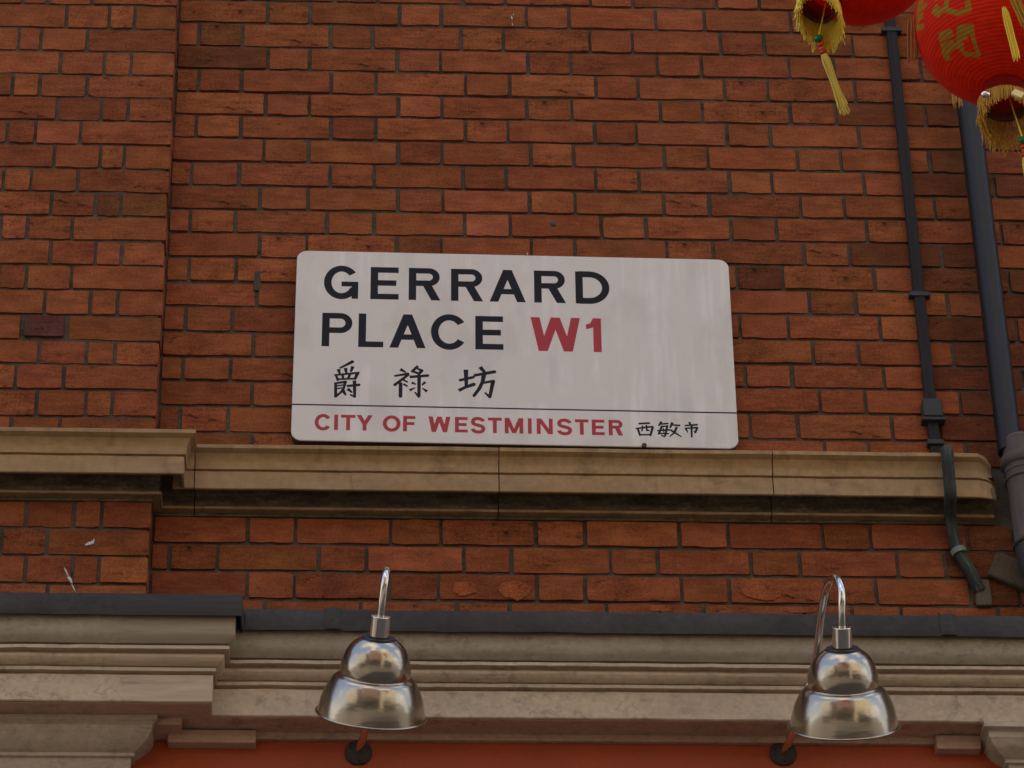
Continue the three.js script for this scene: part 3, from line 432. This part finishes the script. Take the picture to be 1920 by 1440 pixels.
// small marks and fixings on the wall
{
  const b = thing('wall_bolt', 'small dark round bolt head on a brick above the nameplate', 'bolt', [0.104, 6.711, 0]);
  part('head', new THREE.SphereGeometry(0.009, 14, 8).scale(1, 1, 0.7), mat(0.03, 0.022, 0.03, 0.5), b); part('washer', new THREE.TorusGeometry(0.0095, 0.002, 8, 18), mat(0.05, 0.03, 0.03, 0.6), b);
  const white = mat(0.62, 0.58, 0.5, 0.9), R = rng(9);
  const splat = (label, cx, cy, z, blobs) => { // blobs: [x, y, half width, half height, turn] in millimetres
    const o = thing('dropping', label, 'bird dropping', [cx, cy, z]);
    part('splash', mergeGeometries(blobs.map(([x, y, rx, ry, t]) => { const g = new THREE.SphereGeometry(1, 14, 10), p = g.attributes.position; for (let i = 0; i < p.count; i++) { const k = 1 + 0.45 * perlin.noise(p.getX(i) * 2.1 + cx * 50, p.getY(i) * 2.1, p.getZ(i) + x); p.setXYZ(i, p.getX(i) * rx / 1000 * k, p.getY(i) * ry / 1000 * k, p.getZ(i) * 0.0011); } g.rotateZ(t); g.translate(x / 1000, y / 1000, 0); return g; })), white, o);
  };
  splat('small white dropping on the pilaster brick below the ledge', -0.987, 5.724, 0.0615, [[0, 0, 6, 5, 0.3], [6, 3, 5, 6, -0.5], [-6, -3, 4, 3, 0], [9, 8, 1.6, 5, -0.3]]);
  splat('long white dropping streak low on the pilaster just above the lead', -1.026, 5.63, 0.0612, [[-8, 15, 1.8, 15, 0.42], [0, -2, 3.6, 9, 0.5], [3, -8, 3, 6, 0.5], [10, -26, 1.3, 14, 0.42]]);
  splat('pale dropping specks on a brick near the top middle of the wall', 0.013, 7.375, 0.002, [[0, 8, 1.6, 7, 0.2], [1, -14, 1.2, 4, 0], [4, 20, 1.2, 3, 0]]);
  splat('thin pale specks on the brick just above the nameplate', 0.036, 6.603, 0.002, [[0, 0, 1.6, 9, -0.1], [2, 14, 1.2, 5, 0.1]]);
  // flaked places on bricks just above the lead, bright where the face has spalled off
  const flakeTone = brickTone(0.40, 0.108, 0.036);
  for (const [x, y, w, h, sd] of [[-0.125, 5.652, 0.062, 0.04, 1], [-0.01, 5.648, 0.085, 0.052, 2], [0.565, 5.652, 0.095, 0.05, 3], [0.327, 5.602, 0.06, 0.018, 4], [0.649, 5.601, 0.08, 0.016, 5], [0.985, 5.6, 0.03, 0.014, 6]]) {
    const sh = new THREE.Shape(), n = 30; for (let i = 0; i < n; i++) { const t = i / n * Math.PI * 2, k = 0.5 + 1.1 * fbm(Math.cos(t) * 1.3 + sd * 5.3, Math.sin(t) * 1.3, sd + 0.37, 4, 0.65); sh[i ? 'lineTo' : 'moveTo'](Math.cos(t) * w / 2 * (0.75 + 0.5 * (k - 0.25)), Math.sin(t) * h / 2 * (0.75 + 0.5 * (k - 0.25))); }
    const g = new THREE.ExtrudeGeometry(sh, { depth: 0.001, bevelEnabled: true, bevelSize: 0.0012, bevelThickness: 0.0008, bevelSegments: 1 }); g.translate(x, y, 0.0012); part('spalled_patch', g, flakeTone, wall).userData.label = 'bright flaked patch on a brick';
  }
}

// ------------------------------------------------------------------ swan neck lamps
const chrome = new THREE.MeshStandardMaterial({ color: new THREE.Color().setRGB(0.45, 0.395, 0.32), metalness: 1, roughness: 0.2, bumpMap: tex(256, 256, (u, v) => 0.5 + 0.5 * pn(u, v, 5, 7, 1.1, 3), false, 0.2), bumpScale: 0.0004 });
const chromeTube = new THREE.MeshStandardMaterial({ color: new THREE.Color().setRGB(0.72, 0.68, 0.62), metalness: 1, roughness: 0.16 });
const rusty = mat(0.06, 0.04, 0.028, 0.8, { map: leadMap }), darkRing = mat(0.02, 0.02, 0.024, 0.5), enamel = mat(0.6, 0.58, 0.52, 0.5);
function lamp(label, base, rim, neck, arm, mmpx) {
  const o = thing('wall_lamp', label, 'wall lamp', base, 'swan neck lamps over the shop fascia');
  const B = new THREE.Vector3(...base), N = new THREE.Vector3(...neck), Rm = new THREE.Vector3(...rim), a = N.clone().sub(Rm), L = a.length(); a.normalize();
  const q = new THREE.Quaternion().setFromUnitVectors(new THREE.Vector3(0, 1, 0), a), C = Rm.clone().sub(B);
  const put = (m) => { m.position.copy(C); m.quaternion.copy(q); return m; }, k = mmpx / 3.693 / 1000; // profile read in enlarged picture units
  const stations = [[377, 1150], [376, 1140], [368, 1100], [357, 1050], [340, 1000], [317, 950], [295, 910], [280, 894], [266, 885], [250, 880], [241, 876], [241, 868], [246, 845], [244, 805], [234, 765], [218, 720], [198, 683], [170, 650], [133, 624], [112, 617]];
  const out = stations.map(([r, y]) => [r * k, (1150 - y) * k / 0.985]), sm = [];
  out.forEach(([r, y], i) => sm.push(new THREE.Vector2(r, y)));
  const inner = out.slice(0, -1).reverse().map(([r, y]) => new THREE.Vector2(Math.max(0.004, r - 0.0022), Math.max(0.0006, y - 0.0016)));
  const shade = put(part('shade', toCreased(new THREE.LatheGeometry(sm, 72)), chrome, o));
  part('lining', new THREE.LatheGeometry(inner, 48), enamel, shade);
  part('rim', new THREE.TorusGeometry(382 * k, 0.0024, 10, 80).rotateX(Math.PI / 2), chrome, shade);
  part('gasket', new THREE.CylinderGeometry(114 * k, 120 * k, 0.006, 40).translate(0, (1150 - 614) * k / 0.985, 0), darkRing, shade);
  const nh = 145 * k / 0.985;
  put(part('socket', new THREE.LatheGeometry([[0.001, 0], [70, 0], [71, 4], [70, 8], [70, 138], [66, 144], [30, 145], [0.001, 145]].map(([r, y]) => new THREE.Vector2(r * k, L - nh + y * k / 0.985)), 40), chromeTube, o));
  const loc = arm.map(([x, y, z]) => [x - base[0], y - base[1], z - base[2]]); const n2 = N.clone().sub(B).addScaledVector(a, -0.01), n1 = N.clone().sub(B).addScaledVector(a, 0.03);
  part('arm', tube([...loc, n1.toArray(), n2.toArray()], 0.0088, 120, 18), chromeTube, o);
  const bp = part('back_plate', new THREE.LatheGeometry([[0.001, 0.012], [0.014, 0.011], [0.018, 0.008], [0.027, 0.006], [0.0305, 0.002], [0.0305, -0.002]].map(([r, y]) => new THREE.Vector2(r, y)).reverse(), 32).rotateX(Math.PI / 2), rusty, o);
  for (let i = 0; i < 3; i++) part('screw', new THREE.SphereGeometry(0.0032, 8, 6).translate(0.021 * Math.cos(i * 2.1 + 0.6), 0.021 * Math.sin(i * 2.1 + 0.6), 0.0075), darkRing, bp);
  part('bulb', new THREE.SphereGeometry(0.024, 16, 12).translate(0, 0.06, 0), mat(0.75, 0.73, 0.68, 0.3), shade);
  return o;
}
function toCreased(g) { return g; }
lamp('polished bell lamp on the left, its arm hidden behind the shade', [-0.367, 5.174, 0.087], [-0.3427, 5.1178, 0.36], [-0.3245, 5.2738, 0.5091], [[-0.367, 5.174, 0.095], [-0.354, 5.189, 0.16], [-0.338, 5.269, 0.3], [-0.322, 5.346, 0.42], [-0.3145, 5.381, 0.48], [-0.3125, 5.379, 0.52], [-0.316, 5.343, 0.55]], 1.1335);
lamp('polished bell lamp on the right, its curved arm showing beside the shade', [0.573, 5.18, 0.087], [0.6675, 5.0998, 0.36], [0.6556, 5.258, 0.5088], [[0.573, 5.18, 0.095], [0.588, 5.195, 0.16], [0.626, 5.293, 0.3], [0.632, 5.355, 0.4], [0.638, 5.384, 0.45], [0.6465, 5.387, 0.49], [0.6525, 5.365, 0.525], [0.6545, 5.323, 0.545]], 1.1396);

// ------------------------------------------------------------------ festival lanterns
const down = new THREE.Vector3(0, -1, 0);
function strandGeo(p, dir, len, r, R, sway = 0.15) { // a fine thread hanging from p
  const n = 5, pts = [], a = R() * 6.28, s = sway * len * R(); for (let i = 0; i <= n; i++) { const t = i / n; pts.push(p.clone().addScaledVector(dir, len * t).add(new THREE.Vector3(Math.cos(a) * s * t * t, 0, Math.sin(a) * s * t * t))); }
  return new THREE.TubeGeometry(new THREE.CatmullRomCurve3(pts), n, r, 4, false);
}
const gold = mat(1.0, 0.77, 0.08, 0.4, { metalness: 0.3, side: THREE.DoubleSide }), goldDeep = mat(0.60, 0.32, 0.018, 0.55), foil = new THREE.MeshStandardMaterial({ color: new THREE.Color().setRGB(0.85, 0.66, 0.28), metalness: 1, roughness: 0.18 }), silver = new THREE.MeshStandardMaterial({ color: new THREE.Color().setRGB(0.85, 0.85, 0.86), metalness: 1, roughness: 0.12 });
const redCloth = { roughness: 0.7, specularIntensity: 0.3, side: THREE.DoubleSide };
function lantern(label, centre, radius, axisDown, opt) {
  const o = thing('paper_lantern', label, 'lantern', centre, 'red festival lanterns hung over the street'), R = rng(opt.seed);
  const q = new THREE.Quaternion().setFromUnitVectors(new THREE.Vector3(0, -1, 0), axisDown.clone().normalize()), spin = new THREE.Quaternion().setFromAxisAngle(new THREE.Vector3(0, 1, 0), opt.spin ?? 0); q.multiply(spin);
  const inv = q.clone().invert(), inn = new THREE.Group(); // children are given in the lantern's own frame, then turned
  const add = (name, g, m) => { const k = part(name, g, m, o); k.quaternion.copy(q); return k; };
  const prof = [], N = 56, th0 = 0.235, th1 = Math.PI - 0.235;
  for (let i = 0; i <= N * 4; i++) { const f = i / 4, t = th0 + (th1 - th0) * f / N, ridge = Math.abs(Math.sin(Math.PI * f)), k = radius * (1 - 0.006 + 0.006 * ridge); prof.push(new THREE.Vector2(k * Math.sin(t), -k * Math.cos(t) * 0.97)); }
  const body = add('body', new THREE.LatheGeometry(prof, 96), opt.mat);
  const rb = radius * Math.sin(th0), yb = -radius * (opt.ext ?? 1), ybody = -radius * 0.97 * Math.cos(th0);
  add('neck', new THREE.LatheGeometry([[rb * 0.99, ybody + 0.002], [rb * 0.97, (ybody + yb) / 2], [rb * 0.99, yb - 0.006]].map(([r, y]) => new THREE.Vector2(r, y)), 40), opt.neckMat);
  for (const s of [1, -1]) { const g = new THREE.LatheGeometry([[rb * 0.9, 0.012], [rb * 1.05, 0.012], [rb * 1.09, 0.004], [rb * 1.07, -0.006], [rb * 0.9, -0.006], [rb * 0.9, 0.012]].map(([r, y]) => new THREE.Vector2(r, s > 0 ? yb + y : -ybody - y)), 48); const k = add(s > 0 ? 'bottom_ring' : 'top_ring', g, s > 0 ? opt.ringMat : goldDeep); }
  const wd = (v) => v.clone().applyQuaternion(inv), G0 = wd(down);
  const fr = [], ring = rb * 1.25;
  for (let i = 0; i < opt.fringe; i++) { const a = (i + R() * 0.8) / opt.fringe * Math.PI * 2, p = new THREE.Vector3(Math.cos(a) * ring, yb + 0.008, Math.sin(a) * ring); const outw = new THREE.Vector3(Math.cos(a), 0, Math.sin(a)).applyQuaternion(q); const len = opt.fringeLen * (0.78 + 0.3 * R()) * (1 - 0.42 * outw.z); fr.push(strandGeo(p.addScaledVector(new THREE.Vector3(Math.cos(a), 0, Math.sin(a)), 0.002 * R()), G0.clone().addScaledVector(new THREE.Vector3(0, -1, 0), opt.stiff ?? 0.35).normalize(), len, 0.00055 + 0.0004 * R(), R, 0.2)); }
  const f = add('fringe', mergeGeometries(fr), opt.fringeMat ?? gold); f.userData.kind = 'stuff';
  if (opt.tassel) { const t = opt.tassel, V = (v) => new THREE.Vector3(...v).sub(new THREE.Vector3(...centre));
    const c0 = wd(new THREE.Vector3(0, 0, 0)), top = new THREE.Vector3(0, yb + 0.05, 0).applyQuaternion(q);
    part('tassel_cord', new THREE.TubeGeometry(new THREE.CatmullRomCurve3([top, V(t.bead)]), 8, 0.0016, 6), gold, o);
    const dir = V(t.end).sub(V(t.bead)).normalize(), qq = new THREE.Quaternion().setFromUnitVectors(down, dir), at = (s) => V(t.bead).addScaledVector(dir, s);
    const bd = (r, m, s, sy = 0.9) => { const k = part('bead', new THREE.SphereGeometry(r, 20, 14).scale(1, sy, 1), m, o); k.position.copy(at(s)); k.quaternion.copy(qq); };
    bd(0.0088, mat(0.004, 0.2, 0.055, 0.18), 0, 0.8); bd(0.0072, mat(0.62, 0.05, 0.012, 0.25), 0.012, 0.75); bd(0.0058, mat(0.7, 0.16, 0.03, 0.3), 0.019, 0.8); bd(0.0068, mat(0.55, 0.03, 0.012, 0.25), 0.026, 0.75);
    const L = V(t.end).distanceTo(V(t.bead)) - 0.03, threads = [];
    for (let i = 0; i < 90; i++) { const a = R() * 6.28, rr = Math.sqrt(R()), l = L * (0.86 + 0.2 * R()), pts = [0, 0.12, 0.45, 0.8, 1].map((s) => { const w = (s < 0.1 ? 0.0052 : s < 0.3 ? 0.0075 : 0.0062 + 0.013 * Math.max(0, s - 0.7) * (0.4 + R())) * rr; return new THREE.Vector3(Math.cos(a) * w, -l * s, Math.sin(a) * w); }); threads.push(new THREE.TubeGeometry(new THREE.CatmullRomCurve3(pts), 8, 0.0010, 4)); }
    const k = part('tassel', mergeGeometries(threads), mat(0.98, 0.80, 0.16, 0.42, { metalness: 0.25 }), o); k.position.copy(at(0.03)); k.quaternion.copy(qq); k.userData.kind = 'stuff';
  }
  for (const s of opt.side ?? []) { const threads = [], P0 = new THREE.Vector3(...s.from).sub(new THREE.Vector3(...centre)), P1 = new THREE.Vector3(...s.to).sub(new THREE.Vector3(...centre)), n = s.n ?? 26; for (let i = 0; i < n; i++) { const a = R() * 6.28, w = s.w * Math.sqrt(R()); const e = new THREE.Vector3(Math.cos(a) * w, R() * 0.012, Math.sin(a) * w); threads.push(new THREE.TubeGeometry(new THREE.CatmullRomCurve3([P0.clone().addScaledVector(e, 0.5), P0.clone().lerp(P1, 0.2).addScaledVector(e, 1), P0.clone().lerp(P1, 0.7).add(e), P1.clone().addScaledVector(e, 1.1)]), 8, 0.0009, 4)); } const k = part('side_tassel', mergeGeometries(threads), s.mat ?? goldDeep, o); k.userData.kind = 'stuff'; }
  for (const t of opt.trim ?? []) { const k = part('foil_trim', t.g, t.m, o); k.position.set(...t.at).sub(new THREE.Vector3(...centre)); if (t.rot) k.rotation.set(...t.rot); }
  part('hanging_wire', new THREE.CylinderGeometry(0.0012, 0.0012, 1.4, 6).translate(0, radius + 0.7, 0), mat(0.03, 0.03, 0.03), o);
  return o;
}
const redMap = (chars) => {
  const cv = document.createElement('canvas'); cv.width = 2048; cv.height = 1024; const c = cv.getContext('2d');
  c.fillStyle = 'rgb(236,42,4)'; c.fillRect(0, 0, 2048, 1024);
  c.strokeStyle = 'rgb(172,132,40)'; c.lineCap = 'butt'; c.lineJoin = 'round'; c.lineWidth = 25;
  // each stroke runs through points given as azimuth and height angle on the lantern, in degrees
  const th0 = 0.235, X = (az) => ((az + 360) % 360) / 360 * 2048, Y = (la) => { const t = Math.PI / 2 + la * Math.PI / 180; return 1024 * (1 - (t - th0) / (Math.PI - 2 * th0)); };
  for (const st of chars) { c.beginPath(); st.forEach(([a, l], i) => (i ? c.lineTo(X(a), Y(l)) : c.moveTo(X(a), Y(l)))); c.stroke(); }
  const im = c.getImageData(0, 0, 2048, 1024), d = im.data; for (let i = 0; i < d.length; i += 4) { const x = (i / 4) % 2048, y = Math.floor(i / 4 / 2048), n = 1 + 0.13 * fbm(x * 0.012, y * 0.03, 2.2, 4) + 0.05 * perlin.noise(x * 0.2, y * 0.4, 1); d[i] *= n; d[i + 1] *= n; d[i + 2] *= n; }
  c.putImageData(im, 0, 0); const t = new THREE.CanvasTexture(cv); t.colorSpace = THREE.SRGBColorSpace; t.wrapS = THREE.RepeatWrapping; return t;
};
const CHARS = [[[-65, -18], [-58, -15]], [[-60, -9], [-56, -10]], [[-64, -18], [-53, -21]], [[-58, -20], [-62, -22]], [[-49, -14], [-53, -22]], [[-52, -22], [-44, -28], [-35, -28], [-35, -22]], [[-68, -33], [-55, -36]], [[-71, -35], [-55, -38]], [[-73, -39], [-58, -43]], [[-76, -42], [-63, -45]], [[-79, -44], [-68, -45]], [[-81, -46], [-73, -48]], [[-46, -36], [-56, -46]], [[-47, -37], [-37, -39], [-40, -49], [-41, -59]], [[-49, -40], [-40, -42]], [[-52, -43], [-44, -44]], [[-62, -45], [-51, -48]], [[-53, -47], [-57, -51]], [[-58, -53], [-41, -59]], [[-41, -59], [-41, -52]], [[-78, 1], [-88, -13]], [[-83, -5], [-68, -8]], [[-81, 1], [-71, -3]], [[-86, -8], [-75, -12]], [[-92, -10], [-78, -19]]];
const lanternMat = (m) => new THREE.MeshPhysicalMaterial({ map: m, ...redCloth, transmission: 0.2, thickness: 0 });
const ringDark = mat(0.10, 0.012, 0.01, 0.6), ringGold = mat(0.12, 0.03, 0.012, 0.5), neckRed = new THREE.MeshPhysicalMaterial({ color: new THREE.Color().setRGB(0.30, 0.010, 0.005), roughness: 0.9, specularIntensity: 0.15, side: THREE.DoubleSide, transmission: 0.4, thickness: 0 });
lantern('tilted red lantern at the top edge with long yellow fringe and beaded tassel', [0.5217, 5.7771, 2.0706], 0.1467, new THREE.Vector3(-0.498, -0.867, 0.025), { seed: 61, ext: 1.17, neckMat: neckRed, mat: lanternMat(redMap([])), ringMat: ringDark, fringe: 460, fringeLen: 0.05, stiff: 0.05, tassel: { bead: [0.438, 5.575, 2.047], end: [0.487, 5.463, 1.976] } });
lantern('large red lantern with gold characters in the top right corner', [0.7506, 5.529, 2.1559], 0.157, new THREE.Vector3(-0.07, -0.997, -0.04), { seed: 62, ext: 1.19, neckMat: neckRed, mat: lanternMat(redMap(CHARS)), ringMat: ringGold, fringe: 260, fringeLen: 0.055, stiff: 0.05, fringeMat: goldDeep,
  tassel: { bead: [0.764, 5.275, 2.137], end: [0.785, 5.16, 2.06] },
  side: [{ from: [0.717, 5.424, 2.307], to: [0.736, 5.341, 2.273], w: 0.0065, n: 40, mat: gold }, { from: [0.727, 5.451, 2.325], to: [0.754, 5.392, 2.297], w: 0.010, n: 40, mat: goldDeep }, { from: [0.588, 5.53, 2.15], to: [0.590, 5.468, 2.108], w: 0.011, n: 14, mat: mat(0.5, 0.16, 0.03, 0.6) }, { from: [0.72, 5.64, 1.864], to: [0.717, 5.566, 1.872], w: 0.009, n: 20 }],
  trim: [{ g: new THREE.SphereGeometry(0.0085, 18, 12).scale(1, 0.8, 0.8), m: silver, at: [0.692, 5.321, 2.203] }, { g: new RoundedBoxGeometry(0.019, 0.021, 0.004, 2, 0.001), m: mat(0.95, 0.82, 0.36, 0.3), at: [0.745, 5.313, 2.216], rot: [-0.35, 0.15, -0.5] }] });

scene.traverse((o) => { if (o.isMesh) o.castShadow = o.receiveShadow = true; });
renderer.render(scene, camera);
